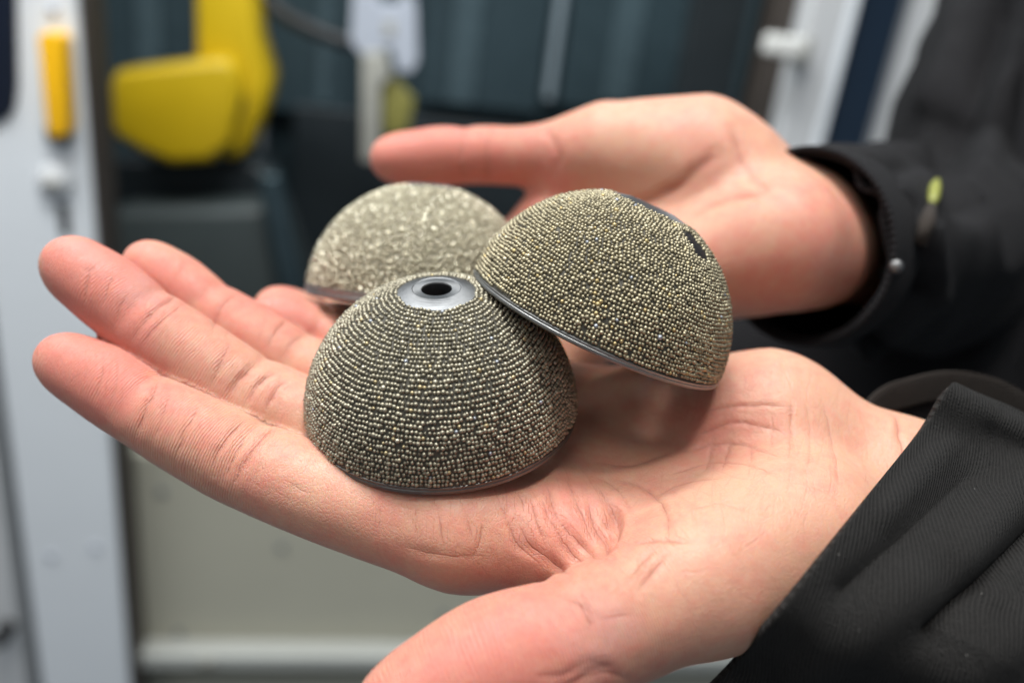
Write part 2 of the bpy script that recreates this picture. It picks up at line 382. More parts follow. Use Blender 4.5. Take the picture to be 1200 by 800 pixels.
# right hand frame
fr = empty('cabinet_post', on_plane(940, 300, .98), 'white cabinet post with lever handle beside the black sleeve', 'post')
slab('post', (926, -300), (972, 500), .98, .05, LIGHT, fr, .006, (949, 100))
slab('return_edge', (973, -300), (983, 500), .975, .045, WHITE, fr, .003, (978, 100))
slab('inner_jamb', (893, -300), (924, 500), 1.01, .05, BROWN, fr, .004, (908, 100))
lv = slab('lever', (897, 42), (946, 67), .945, .014, LEVER, fr, .005)
slab('lever_base', (936, 44), (952, 78), .958, .024, BEIGE, lv, .004)
nv = slab('navy_panel', (984, -300), (1034, 560), .99, .04, NAVY, None, .004, (1009, 100)); tag(nv, 'dark navy upright panel right of the white post', 'panel')
gp = empty('grey_panel', on_plane(1060, 300, 1.0), 'pale grey cabinet panel between navy panel and sleeve', 'panel')
slab('panel', (1035, -300), (2100, 1100), 1.0, .04, LIGHT, gp, .004, (1070, 60))
slab('edge_strip', (1037, -300), (1052, 560), .992, .006, GREY, gp, .002, (1044, 60))
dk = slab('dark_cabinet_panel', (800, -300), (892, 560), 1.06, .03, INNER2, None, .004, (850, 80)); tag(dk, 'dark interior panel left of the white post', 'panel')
a = slab('edge', (866, -300), (874, 560), 1.05, .012, INNER, dk, .002, (870, 80))

TURN[0] = False
# ------------------------------------------------------------------ domes
def frame(th, ph):
    n = np.array([math.sin(ph) * math.cos(th), -math.cos(ph) * math.cos(th), -math.sin(th)])
    a = np.cross(n, [0, 0, 1.]); a /= np.linalg.norm(a); return n, a, np.cross(n, a)
def lathe(prof, n=160):
    V = []; Fc = []; m = len(prof)
    for r, z in prof:
        for j in range(n):
            t = 2 * math.pi * j / n; V.append((r * math.cos(t), r * math.sin(t), z))
    for i in range(m - 1):
        for j in range(n):
            k = (j + 1) % n; Fc.append((i * n + j, i * n + k, (i + 1) * n + k, (i + 1) * n + j))
    return np.array(V) / 1000, np.array(Fc)
def local(name, V, f, mat, parent, smooth=True, kind=None):
    o = bpy.data.objects.new(name, raw_mesh(name, V, f, smooth)); COL.objects.link(o); o.parent = parent; o.data.materials.append(mat)
    if kind: o['kind'] = kind
    return o
def beads(rows, R, size, jit, z0, seed, wob=.22, flat=1.0, bare=None):
    """hemispherical grains in rings; rows = [(polar angle, spacing, phase)]"""
    g = np.random.default_rng(seed); C = []
    for i, (al, sp, ph) in enumerate(rows):
        n = max(6, int(2 * math.pi * R * math.sin(al) / sp)); th = 2 * math.pi * (np.arange(n) + ph) / n
        th = th + g.normal(0, jit, n) / (R * math.sin(al))
        w = wob * vnoise(np.c_[np.cos(th) * 3.1 + 9, np.sin(th) * 3.1 + 9, np.full(n, i * .13)], seed) + g.normal(0, jit * .8, n)
        a2 = al + w / R
        C.append(np.c_[a2, th])
    C = np.concatenate(C); C = C[g.random(len(C)) > .006]
    al, th = C.T
    N = np.c_[np.sin(al) * np.cos(th), np.sin(al) * np.sin(th), np.cos(al)]
    if bare is not None:
        for d, rad in bare:
            d = np.array(d) / np.linalg.norm(d); keep = np.arccos(np.clip(N @ d, -1, 1)) * R > rad * (1 + .25 * vnoise(N * 20 + 5, 3)); N, al, th = N[keep], al[keep], th[keep]
    keep = (R * np.cos(al) > z0); N, th, al = N[keep], th[keep], al[keep]; m = len(N)
    T = np.c_[-np.sin(th), np.cos(th), np.zeros(m)]; B = np.cross(N, T)
    s = size * (1 + g.normal(0, .13, m)); el = 1 + g.normal(0, .08, m)
    ns = 8; base = [(math.sin(p) * math.cos(2 * math.pi * j / ns), math.sin(p) * math.sin(2 * math.pi * j / ns), math.cos(p)) for p in (1.62, 1.06, .5) for j in range(ns)] + [(0, 0, 1)]
    base = np.array(base); nb = len(base)
    P = (N * (R + s[:, None] * .18))[:, None, :] + s[:, None, None] * (base[None, :, 0:1] * (T * el[:, None])[:, None, :] + base[None, :, 1:2] * B[:, None, :] + flat * base[None, :, 2:3] * N[:, None, :])
    q = []
    for r in range(2):
        for j in range(ns): k = (j + 1) % ns; q.append((r * ns + j, r * ns + k, (r + 1) * ns + k, (r + 1) * ns + j))
    for j in range(0, ns, 2): q.append((2 * ns + j, 2 * ns + j + 1, 2 * ns + (j + 2) % ns, 3 * ns))
    q = np.array(q); Fc = (q[None] + (np.arange(m) * nb)[:, None, None]).reshape(-1, 4)
    tone = np.clip(g.normal(.47, .17, m), 0, .9); r = g.random(m); tone[r > .975] = .95; tone[r > .996] = 1
    if flat < 1: tone = np.where(r > .90, .97, np.clip(tone * .8, 0, .8))  # a few pale beads set near white as painted glints
    return P.reshape(-1, 3) / 1000, Fc, np.repeat(tone, nb)
def make_dome(c, th, ph, R, style, label, seed, spin=0., rim_h=1.5, rim_out=.25, bare=None, rc=7.9):
    n, a, b = frame(th, ph)
    e = empty('abrasive_dome', Wd(c), label, 'dome', 'bead coated domes in the hands')
    X, Z = M @ a, M @ n; Y = np.cross(Z, X)
    e.matrix_world = Matrix(((X[0], Y[0], Z[0], e.location[0]), (X[1], Y[1], Z[1], e.location[1]), (X[2], Y[2], Z[2], e.location[2]), (0, 0, 0, 1)))
    Rb = R - .3; zc = math.sqrt(Rb ** 2 - rc ** 2); Ri = R - 3.2
    a0 = math.asin(rim_h / Rb); a1 = math.asin(zc / Rb)
    prof = [(Rb * math.cos(t), Rb * math.sin(t)) for t in np.linspace(a0, a1, 60)]
    local('body', *lathe(prof), MATRIX if style != 'pale' else PALE_BOND, e)
    bi = math.acos(3.2 / Ri)
    inner = [(2.97, zc + .3), (2.97, Ri * math.sin(bi))] + [(Ri * math.cos(t), Ri * math.sin(t)) for t in np.linspace(bi, .02, 40)]
    local('inner_shell', *lathe(inner, 96), DARK_STEEL, e)
    o = local('cap_ring', *lathe([(rc + .02, zc - .25), (rc, zc + .06), (rc - .12, zc + .12), (5.15, zc + 1.0), (4.95, zc + 1.02), (4.75, zc + .90), (3.35, zc + .86), (3.1, zc + .80), (2.96, zc + .55), (2.94, zc - 2.4)], 128), STEEL, e)
    o.modifiers.new('edge', 'EDGE_SPLIT').split_angle = .35
    rr = R + rim_out - .35
    o = local('rim_band', *lathe([(Ri * .999, .02), (Ri + .4, -.25), (rr - .35, -.25), (rr, .1), (rr, rim_h * .45), (rr - .12, rim_h * .55), (rr - .05, rim_h * .66), (rr - .05, rim_h - .12), (rr - .3, rim_h + .05), (Rb - .6, rim_h + .1)], 192), DARK_STEEL if style == 'rows' else RIM_STEEL, e)
    o.modifiers.new('edge', 'EDGE_SPLIT').split_angle = .6
    for d_, rad in (bare or []):                                    # places where the coating has broken away down to the dark bond
        d_ = np.array(d_) / np.linalg.norm(d_); u_ = np.cross(d_, [.2, .9, .4]); u_ /= np.linalg.norm(u_); v_ = np.cross(d_, u_); V = [d_ * (Rb + .07)]
        for rr_ in (.5, 1.):
            for j in range(18):
                t = 2 * math.pi * j / 18; k_ = rad * rr_ * (1 + .16 * math.sin(3 * t + 1) + .1 * math.sin(5 * t)) / Rb; V.append((d_ + (u_ * math.cos(t) + v_ * math.sin(t)) * math.tan(k_))); V[-1] = V[-1] / np.linalg.norm(V[-1]) * (Rb + (.07 if rr_ < 1 else .03))
        local('chip', np.array(V) / 1000, [(0, 1 + j, 1 + (j + 1) % 18) for j in range(18)] + [(1 + j, 19 + j, 19 + (j + 1) % 18, 1 + (j + 1) % 18) for j in range(18)], BLACK, e)
    g = np.random.default_rng(seed + 50); rows = []
    amax = math.pi / 2 - (rim_h + .55) / R; amin = math.asin((rc + .45) / R)
    if style == 'rows':
        k = int((amax - amin) * R / .95); size, jit, flat = .41, .105, 1.0
        rows = [(al, .80, g.random()) for al in np.linspace(amin, amax, k + 1)]
    elif style == 'mixed':
        k = int((amax - amin) * R / .77); size, jit, flat = .405, .09, 1.0
        rows = [(al, .80, g.random()) for i, al in enumerate(np.linspace(amin, amax, k + 1))]
    else:
        k = int((amax - amin) * R / .80); size, jit, flat = .42, .30, .9
        rows = [(al, .88, g.random()) for al in np.linspace(amin, amax, k + 1)]
    V, f, tone = beads(rows, Rb, size, jit, rim_h + .3, seed, .42 if style == 'rows' else .5 if style == 'mixed' else .2, flat, bare)
    o = local('bead_coating', V, f, BEAD if style == 'rows' else BEAD_R if style == 'mixed' else BEAD_PALE, e, True, 'stuff')
    at = o.data.attributes.new('tone', 'FLOAT', 'POINT'); at.data.foreach_set('value', tone.astype(np.float32))
    return e
C1 = np.array([-15.03, 14.24, 177.15]); C2 = np.array([18.17, -3.7, 179.4]); C3 = np.array([-24.7, -11.9, 224.1])
N1, A1, B1 = frame(.5135, 0.)
make_dome(C1, .5135, 0., 29., 'rows', 'front dome with neat rings of metallic beads and steel cap hole facing up', 3)
def nrm_at(c, th, ph, px, py):     # direction on a dome, in its own axes, seen at a pixel
    d = J(px, py, 1.); d /= np.linalg.norm(d); b_ = d @ c; q = math.sqrt(max(b_ ** 2 - c @ c + 29. ** 2, 0)); p = d * (b_ - q) - c
    n, a, b = frame(th, ph); X, Z = a, n; Y = np.cross(Z, X); return (p @ X, p @ Y, p @ Z)
make_dome(C2, .23, .43, 29., 'mixed', 'tilted dome leaning on the front dome, with bare steel rim and damaged patch', 5, rim_h=1.15, rim_out=.4, rc=9.0,
          bare=[(nrm_at(C2, .23, .43, 812, 280), 2.3), (nrm_at(C2, .23, .43, 822, 294), 2.5)])
make_dome(C3, .1213, .0799, 31., 'pale', 'pale rough coated dome at the back, resting near the far thumb', 9, rim_h=2.3, rim_out=.5)

# ------------------------------------------------------------------ person: hands as smooth implicit surfaces
def smin(a, b, k):
    h = np.maximum(k - np.abs(a - b), 0) / k; return np.minimum(a, b) - h * h * k * .25
def cone(P, a, b, ra, rb):
    ab = b - a; t = np.clip((P - a) @ ab / (ab @ ab), 0, 1); return np.linalg.norm(P - a - t[:, None] * ab, axis=1) - (ra + t * (rb - ra))
class Hand:
    def __init__(s): s.fingers = []; s.palm = []; s.kp = 9.; s.folds = []
    def finger(s, joints, radii, folds=(2, 4), n=4):
        joints = np.array(joints, float); joints[-1] += 1.6 * (joints[-1] - joints[-2]) / np.linalg.norm(joints[-1] - joints[-2])
        C = spline(np.c_[joints, np.array(radii)], n * 6); L_ = np.r_[0, np.cumsum(np.linalg.norm(np.diff(C[:, :3], axis=0), axis=1))]
        s.folds.append([L_[k * n * 6] for k in folds])
        m = int(L_[-1] / 1.4) + 1; t = np.linspace(0, L_[-1], m); C = np.stack([np.interp(t, L_, C[:, k]) for k in range(4)], 1); s.fingers.append(C)
    def cone(s, a, b, ra, rb, k=None): s.palm.append((np.asarray(a, float), np.asarray(b, float), ra, rb, k))
    def __call__(s, P):
        d = None
        for a, b, ra, rb, k in s.palm:
            q = cone(P, a, b, ra, rb); d = q if d is None else smin(d, q, k or s.kp)
        fd = np.full(len(P), 30.)
        for C in s.fingers:
            r = C[:, 3].max() + 9; sel = np.where(np.all((P > C[:, :3].min(0) - r) & (P < C[:, :3].max(0) + r), axis=1))[0]
            if not len(sel): continue
            ds = np.linalg.norm(C[1, :3] - C[0, :3]); r_ = C[:, 3] - np.log(np.sqrt(2 * np.pi * C[:, 3]) / ds)     # soft union of a run of balls, 1 mm
            for c0 in range(0, len(sel), 40000):
                ss = sel[c0:c0 + 40000]; p = P[ss]; d2 = (p * p).sum(1)[:, None] + (C[:, :3] ** 2).sum(1)[None] - 2 * p @ C[:, :3].T
                e = np.sqrt(np.maximum(d2, 0)) - r_; m_ = e.min(1); q = m_ - np.log(np.exp(m_[:, None] - e).sum(1))
                fd[ss] = smin(fd[ss], q, .9)
        return smin(d, fd, 6.)
    def grad(s, P, e=.15):
        K = np.array([(1, -1, -1), (-1, -1, 1), (-1, 1, -1), (1, 1, 1)], float)
        g = sum(s(P + e * k)[:, None] * k for k in K); return g / np.maximum(np.linalg.norm(g, axis=1), 1e-6)[:, None]
    def trace(s, px):
        D = np.array([J(x, y, 1.) for x, y in px]); D /= np.linalg.norm(D, axis=1)[:, None]; t = np.full(len(D), 95.)
        for _ in range(60): t += .85 * s(D * t[:, None])
        P = D * t[:, None]; return P, np.abs(s(P)) < .5
    def mesh(s, h):
        A = np.concatenate([C[:, :3] for C in s.fingers] + [np.array([p[0], p[1]]) for p in s.palm]); lo = A.min(0) - 24; hi = A.max(0) + 24
        H = 3 * h; n = np.ceil((hi - lo) / H).astype(int) + 1
        G = np.stack(np.meshgrid(*[lo[i] + H * np.arange(n[i]) for i in range(3)], indexing='ij'), -1).reshape(-1, 3)
        Dc = s(G).reshape(n); D = np.repeat(np.repeat(np.repeat(Dc, 3, 0), 3, 1), 3, 2); N = np.array(D.shape)
        # coarse sample i covers fine samples 3i-1..3i+1
        band = np.argwhere(np.abs(D) < 1.25 * H); Q = lo + h * (band - 1.)
        D[tuple(band.T)] = s(Q)
        S = D < 0; c = [S[x:N[0] - 1 + x, y:N[1] - 1 + y, z:N[2] - 1 + z] for x in (0, 1) for y in (0, 1) for z in (0, 1)]
        sm = sum(q.astype(np.int8) for q in c); cell = np.argwhere((sm > 0) & (sm < 8)); idx = -np.ones(N - 1, np.int64); idx[tuple(cell.T)] = np.arange(len(cell))
        V = np.zeros((len(cell), 3)); cnt = np.zeros(len(cell)); cor = np.array([(x, y, z) for x in (0, 1) for y in (0, 1) for z in (0, 1)])
        dv = np.stack([D[tuple((cell + o).T)] for o in cor], 1)
        for i in range(8):
            for j in range(i + 1, 8):
                if np.abs(cor[i] - cor[j]).sum() != 1: continue
                m = (dv[:, i] < 0) != (dv[:, j] < 0); t = dv[m, i] / (dv[m, i] - dv[m, j])
                V[m] += cor[i] + t[:, None] * (cor[j] - cor[i]); cnt[m] += 1
        V = lo + h * (cell + V / cnt[:, None] - 1.)
        Fs = []
        for ax in range(3):
            u, v = (ax + 1) % 3, (ax + 2) % 3; s0 = [slice(1, None)] * 3; s1 = [slice(1, None)] * 3
            s0[ax] = slice(0, -1); s1[ax] = slice(1, None)
            a_, b_ = S[tuple(s0)], S[tuple(s1)]; E_ = np.argwhere(a_ != b_); off = np.ones(3, int); off[ax] = 0; P = E_ + off; fl = a_[tuple(E_.T)]
            ok = np.all(P < np.array(idx.shape), axis=1); P, fl = P[ok], fl[ok]
            du = np.zeros(3, int); du[u] = 1; dw = np.zeros(3, int); dw[v] = 1
            q = np.stack([idx[tuple((P - o).T)] for o in (du + dw, dw, 0 * du, du)], 1); q[~fl] = q[~fl][:, ::-1]; Fs.append(q[(q >= 0).all(1)])
        Fc = np.concatenate(Fs)
        G = s.grad(V)
        for _ in range(2): V -= s(V)[:, None] * G
        return V, Fc, s.grad(V)
def subdivide(V, Fc):
    E_ = np.sort(np.concatenate([Fc[:, [i, (i + 1) % 4]] for i in range(4)]), 1); U, inv = np.unique(E_, axis=0, return_inverse=True); inv = inv.ravel()
    n = len(Fc); ne = len(V); nf = ne + len(U); e = [ne + inv[i * n:(i + 1) * n] for i in range(4)]; c = nf + np.arange(n)
    V2 = np.vstack([V, V[U].mean(1), V[Fc].mean(1)])
    return V2, np.concatenate([np.stack([Fc[:, i], e[i], c, e[i - 1]], 1) for i in range(4)])
def seg_dist(P, Q, N=None):
    d = np.full(len(P), 1e9); sg = np.ones(len(P))
    for a, b in zip(Q[:-1], Q[1:]):
        ab = b - a; t = np.clip((P - a) @ ab / max(ab @ ab, 1e-9), 0, 1); r = P - a - t[:, None] * ab; e = np.linalg.norm(r, axis=1); m = e < d
        d[m] = e[m]
        if N is not None: sg[m] = np.sign(np.einsum('ij,ij->i', np.cross(ab, N[m]), r[m]))
    return d, sg
def build_hand(hand, h, creases, flushes, parent, sub=True, rough=.10, up=-UPC * [-1, -1, -1]):
    V, Fc, G = hand.mesh(h)
    if sub:
        n = len(V); V2, F2 = subdivide(np.hstack([V, G]), Fc); V, G, Fc = V2[:, :3].copy(), V2[:, 3:], F2
        G = G / np.linalg.norm(G, axis=1)[:, None]; V -= hand(V)[:, None] * G
    Ed = np.unique(np.sort(np.concatenate([Fc[:, [i, (i + 1) % 4]] for i in range(4)]), 1), axis=0); deg = np.bincount(Ed.ravel(), minlength=len(V))[:, None]
    for it in range(6):        # relax away the joints of the bone segments, without shrinking
        acc = np.stack([np.bincount(Ed[:, 0], V[Ed[:, 1], k], len(V)) + np.bincount(Ed[:, 1], V[Ed[:, 0], k], len(V)) for k in range(3)], 1)
        V = V + (.6 if it % 2 == 0 else -.5) * (acc / deg - V)
    disp = np.zeros(len(V)); cr_ = np.zeros(len(V)); csd = np.full(len(V), 3.); cst = np.zeros(len(V))
    Qs = [spline(np.array(c[0], float), 5) if len(c[0]) > 2 else np.linspace(c[0][0], c[0][1], 6) for c in creases]
    TP, TK = hand.trace(np.concatenate(Qs)); k0 = 0
    for (pts, dep, wid), Q in zip(creases, Qs):
        k1 = k0 + len(Q); Q = TP[k0:k1][TK[k0:k1]]; k0 = k1
        if len(Q) < 2: continue
        Q = Q + np.stack([.35 * vnoise(Q / 2.2 + 9, k) for k in range(3)], 1); vary = 1 + .55 * vnoise(Q[:1] * 3.3, 5)[0]
        sel = np.where(np.all((V > Q.min(0) - 5 * wid) & (V < Q.max(0) + 5 * wid), axis=1))[0]
        if not len(sel): continue
        d, sg = seg_dist(V[sel], Q, G[sel]); end = np.minimum(np.linalg.norm(V[sel] - Q[0], axis=1), np.linalg.norm(V[sel] - Q[-1], axis=1))
        fade = np.clip(.15 + end / 5., 0, 1) * vary * (1 + .5 * vnoise(V[sel] / 3. + 20, 8))
        g = np.exp(-(d / wid) ** 2) - .14 * np.exp(-((d - 2.2 * wid) / (1.1 * wid)) ** 2)
        nr = d < np.abs(csd[sel]); csd[sel[nr]] = (d * sg)[nr]; cst[sel[nr]] = (np.clip(end / 2.5, 0, 1) * np.clip(dep * 4.2, .3, 1))[nr]
        if dep < .12: continue
        disp[sel] -= (.8 if dep < .5 else .55) * dep * g * fade; cr_[sel] = np.maximum(cr_[sel], np.exp(-(d / (wid * 1.1)) ** 2) * fade * min(1, dep / .45))
    disp += rough * .35 * vnoise(V / 2.6 + 50, 1) + rough * 1.8 * vnoise(V / 8. + 50, 2)
    fl = np.zeros(len(V))
    for c, r, w in flushes: fl += w * np.exp(-(np.linalg.norm(V - c, axis=1) / r) ** 2)
    al = np.zeros(len(V)); fm = np.zeros(len(V))
    best = np.full(len(V), 1e9); pal = np.clip(G @ up, 0, 1) ** .7
    for C, fo in zip(hand.fingers, hand.folds):
        r = C[:, 3].max() + 4; sel = np.where(np.all((V > C[:, :3].min(0) - r) & (V < C[:, :3].max(0) + r), axis=1))[0]
        sl_ = np.r_[0, np.cumsum(np.linalg.norm(np.diff(C[:, :3], axis=0), axis=1))]
        for c0 in range(0, len(sel), 40000):
            ss = sel[c0:c0 + 40000]; e = np.linalg.norm(V[ss][:, None, :] - C[None, :, :3], axis=2) - C[:, 3]; m_ = e.min(1)
            w = np.exp((m_[:, None] - e) / 1.2); a_ = (w @ sl_) / w.sum(1); k_ = m_ < best[ss]; best[ss[k_]] = m_[k_]; al[ss[k_]] = a_[k_]
            on = np.clip(1 - m_ / 3., 0, 1) * pal[ss] * k_
            for f0 in fo: disp[ss] += on * (-.55 * np.exp(-((a_ - f0) / 1.9) ** 2) + .38 * np.exp(-((a_ - f0 - 9) / 5.5) ** 2) + .30 * np.exp(-((a_ - f0 + 9) / 6.) ** 2))
    fm = np.clip(1 - best / 2., 0, 1) * np.clip((al - 34) / 12, 0, 1)
    V = V + G * disp[:, None]
    o = mk('hand', Wd(V), Fc, SKIN, parent)
    for nm, a_ in (('flush', fl), ('crease', cr_), ('along', al), ('finger', fm), ('line_dist', csd), ('line_str', cst)):
        at = o.data.attributes.new(nm, 'FLOAT', 'POINT'); at.data.foreach_set('value', a_.astype(np.float32))
    return o
def L(u, v, w): return C1 + u * A1 * np.sign(A1[0]) + v * np.array([0, -.491, .871]) + w * N1

person = empty('person', Wd(J(1010, 560, 175)), 'person in black jacket holding out two open palms with the domes', 'person')

lh = Hand()
MI, MM, MR, MP = L(5, -24, -13), L(0, -4, -15), L(4, 15, -16.5), L(13, 30, -14)
lh.finger([MI, J(412, 588, 163), J(292, 545, 167), J(232, 514, 169), J(172, 480, 172), J(124, 450, 174), J(80, 425, 176)], [11.6, 9.6, 9.0, 8.7, 8.2, 8.0, 6.7])
lh.finger([MM, J(395, 512, 179), J(290, 463, 179), J(228, 421, 179), J(168, 376, 180), J(124, 341, 181), J(88, 314, 183)], [12, 10, 9.2, 8.8, 8.2, 8.2, 7.3])
lh.finger([MR, J(420, 466, 196), J(345, 428, 196), J(292, 396, 196), J(244, 364, 197), J(208, 336, 198), J(178, 314, 199)], [11, 9.2, 8.4, 8.1, 7.7, 7.6, 6.8])
lh.finger([MP, J(480, 432, 208), J(425, 420, 208), J(372, 394, 207), J(326, 373, 205)], [9.5, 8, 7.4, 7, 6.3], (2, 3))
TC, TM, TI, TT = J(925, 625, 168), J(828, 674, 150), J(662, 754, 139), J(478, 836, 134)
lh.finger([TC, TM, J(742, 716, 144), TI, J(570, 786, 136), TT], [16, 12.8, 11.3, 10.8, 11.4, 9.2], (3,))
WR, WU = L(96, -30, -23), L(102, -6, -20)
lh.cone(MI, L(74, -26, -23), 10.5, 12)
lh.cone(MM, L(76, -16, -20), 11, 14)
lh.cone(MR, L(76, -2, -22), 10, 13)
lh.cone(MP, L(70, 9, -18), 9.5, 14)
lh.cone(L(74, -26, -18), WR, 16, 14)
lh.cone(L(72, 6, -14), WU, 17, 16)
lh.cone(WR, L(150, -36, -42), 14, 16); lh.cone(WU, L(152, -14, -40), 15, 16)
lh.cone(L(48, 14, -12), L(74, 8, -10), 11, 17)                       # little finger side of the heel
lh.cone(TM, L(72, -26, -12), 13, 15)                                # ball of the thumb
lh.cone(J(560, 630, 166), J(800, 640, 172), 8, 9, 6.)                                # web
A_ = .42
left_creases = [
    ([(158, 516), (168, 488), (178, 464), (188, 444)], A_, .7), ([(178, 520), (190, 492), (200, 462)], .18, .6),
    ([(272, 574), (282, 550), (300, 522), (322, 502)], .55, .8), ([(248, 556), (256, 530), (270, 508), (288, 492)], .35, .7), ([(262, 562), (272, 536), (290, 508)], .25, .5),
    ([(206, 540), (214, 512), (226, 492), (234, 476)], .22, .6), ([(122, 422), (118, 448), (110, 470)], .18, .5), ([(104, 424), (98, 446)], .14, .5), ([(140, 420), (136, 452), (126, 484)], .12, .5),
    ([(154, 400), (168, 378), (186, 360), (206, 348)], A_, .7), ([(168, 406), (186, 380), (214, 358)], .18, .5),
    ([(107, 314), (100, 346), (100, 362)], .25, .45), ([(133, 318), (125, 345), (116, 362)], .2, .45), ([(95, 315), (107, 318), (118, 308)], .18, .4), ([(150, 340), (138, 368), (134, 384)], .15, .5),
    ([(268, 464), (282, 440), (302, 424)], .4, .7), ([(288, 474), (304, 448), (324, 436)], .45, .7), ([(246, 452), (262, 420), (270, 404)], .25, .7), ([(308, 488), (322, 460), (340, 446)], .3, .6),
    ([(248, 392), (255, 370), (264, 354), (278, 344)], .4, .7), ([(330, 420), (342, 402), (356, 392)], .3, .7), ([(312, 410), (322, 390), (336, 376)], .25, .6), ([(205, 330), (212, 318), (220, 308)], .12, .5),
    ([(812, 511), (850, 497), (887, 497), (926, 511)], .22, .5), ([(800, 530), (837, 520), (875, 522), (914, 536)], .25, .5), ([(822, 483), (875, 474), (926, 478)], .18, .5),
    ([(786, 556), (830, 542), (880, 546), (910, 560)], .22, .5), ([(760, 585), (800, 566), (850, 560)], .2, .5), ([(858, 508), (852, 530), (846, 552)], .2, .45), ([(880, 516), (880, 546)], .15, .45), ([(838, 514), (826, 552)], .2, .45),
    ([(926, 466), (928, 500), (924, 540)], .2, .5), ([(945, 470), (950, 520), (944, 560)], .14, .5), ([(906, 480), (904, 530)], .15, .45), ([(965, 470), (978, 530), (984, 570)], .14, .6),
    ([(1040, 465), (1050, 492), (1056, 520), (1057, 540)], .4, .7),
    ([(641, 570), (655, 608), (675, 634), (700, 656)], .9, .9), ([(634, 582), (646, 610), (664, 640), (686, 662)], .6, .8), ([(607, 612), (625, 642), (650, 660), (668, 676)], .7, .9), ([(592, 600), (604, 634), (632, 662)], .3, .7),
    ([(690, 590), (697, 614), (708, 640), (710, 654)], .8, .8), ([(672, 580), (684, 610), (697, 640)], .5, .7), ([(712, 580), (721, 605), (722, 626), (716, 644)], 1.1, 1.0), ([(706, 592), (713, 615), (712, 640), (704, 652)], 1.0, 1.7), ([(700, 570), (712, 590)], .3, .7),
    ([(664, 560), (676, 590)], .25, .6), ([(620, 580), (630, 612), (640, 640)], .3, .6),
    ([(738, 637), (770, 634), (810, 637)], .28, .6), ([(784, 646), (765, 670), (743, 697)], .28, .6), ([(770, 640), (745, 668), (728, 684)], .25, .6), ([(700, 723), (743, 722)], .2, .7), ([(762, 656), (738, 690)], .18, .5),
    ([(660, 698), (678, 706), (690, 724), (695, 748)], .45, .8), ([(655, 792), (695, 778), (726, 783)], .3, .8), ([(660, 806), (700, 790), (740, 795)], .3, .8), ([(800, 600), (840, 590), (880, 600)], .14, .5), ([(720, 560), (760, 575), (780, 600), (784, 640)], .2, .7),
    ([(447, 588), (444, 625)], .2, .6), ([(487, 592), (490, 632)], .22, .6), ([(512, 598), (521, 642)], .22, .6), ([(570, 602), (560, 640), (548, 660)], .3, .7), ([(545, 600), (556, 636)], .2, .6), ([(585, 590), (600, 620)], .2, .6), ([(606, 575), (616, 605)], .2, .5),
    ([(470, 640), (520, 650), (570, 652)], .2, 1.0), ([(700, 540), (740, 545), (790, 528)], .18, .6), ([(690, 556), (720, 570), (742, 600)], .2, .6),
    ([(330, 560), (350, 572), (368, 580)], .12, .5), ([(310, 570), (340, 582)], .1, .5),
]
def hatch(n, xr, yr, ang, spread, ln, dep=(.05, .1), curve=.0):
    for _ in range(n):
        x, y = random.uniform(*xr), random.uniform(*yr); a = ang + random.gauss(0, spread); l_ = random.uniform(*ln); c = random.gauss(curve, .12)
        left_creases.append(([(x - l_ / 2 * math.cos(a - c), y - l_ / 2 * math.sin(a - c)), (x, y), (x + l_ / 2 * math.cos(a + c), y + l_ / 2 * math.sin(a + c))], random.uniform(*dep), .45))
hatch(60, (800, 1020), (430, 620), 1.62, .14, (24, 80))             # upright lines on the heel
hatch(34, (770, 960), (460, 580), .12, .22, (30, 90), curve=.15)    # arcs across it
hatch(46, (720, 900), (560, 720), -.75, .35, (16, 60))              # ball of the thumb
hatch(30, (720, 880), (580, 700), .75, .3, (14, 50))
hatch(24, (540, 715), (565, 660), 1.05, .25, (20, 70), (.05, .12))    # web
hatch(22, (430, 600), (590, 660), 1.5, .3, (14, 44))
hatch(14, (560, 720), (700, 790), 1.2, .3, (16, 50))
hatch(12, (640, 760), (760, 800), -.2, .2, (20, 60), (.06, .2))
for (ax_, ay_), (bx_, by_), tilt, n_ in (((90, 430), (350, 575), -1.05, 34), ((95, 318), (345, 485), -1.0, 30), ((185, 318), (345, 420), -1.0, 18)):
    for _ in range(n_):
        t_ = random.random(); o_ = random.gauss(0, 14); x, y = ax_ + (bx_ - ax_) * t_ - .4 * o_, ay_ + (by_ - ay_) * t_ + .9 * o_
        hatch(1, (x, x + 1), (y, y + 1), tilt, .16, (14, 50), (.05, .12), .1)
left_flush = [(J(80, 425, 170), 13, .75), (J(140, 460, 166), 14, .6), (J(90, 310, 176), 13, .8), (J(130, 350, 174), 13, .6), (J(190, 320, 190), 16, .75), (J(330, 370, 200), 16, .9), (J(290, 545, 160), 9, .4), (J(220, 500, 162), 10, .3),
              (J(480, 840, 126), 20, .75), (J(620, 750, 130), 16, .45), (J(680, 600, 160), 18, .28), (J(840, 500, 175), 13, .45), (J(640, 640, 158), 14, .3), (J(440, 600, 152), 14, .2), (J(700, 780, 130), 12, .3)]
build_hand(lh, .88, left_creases, left_flush, person)

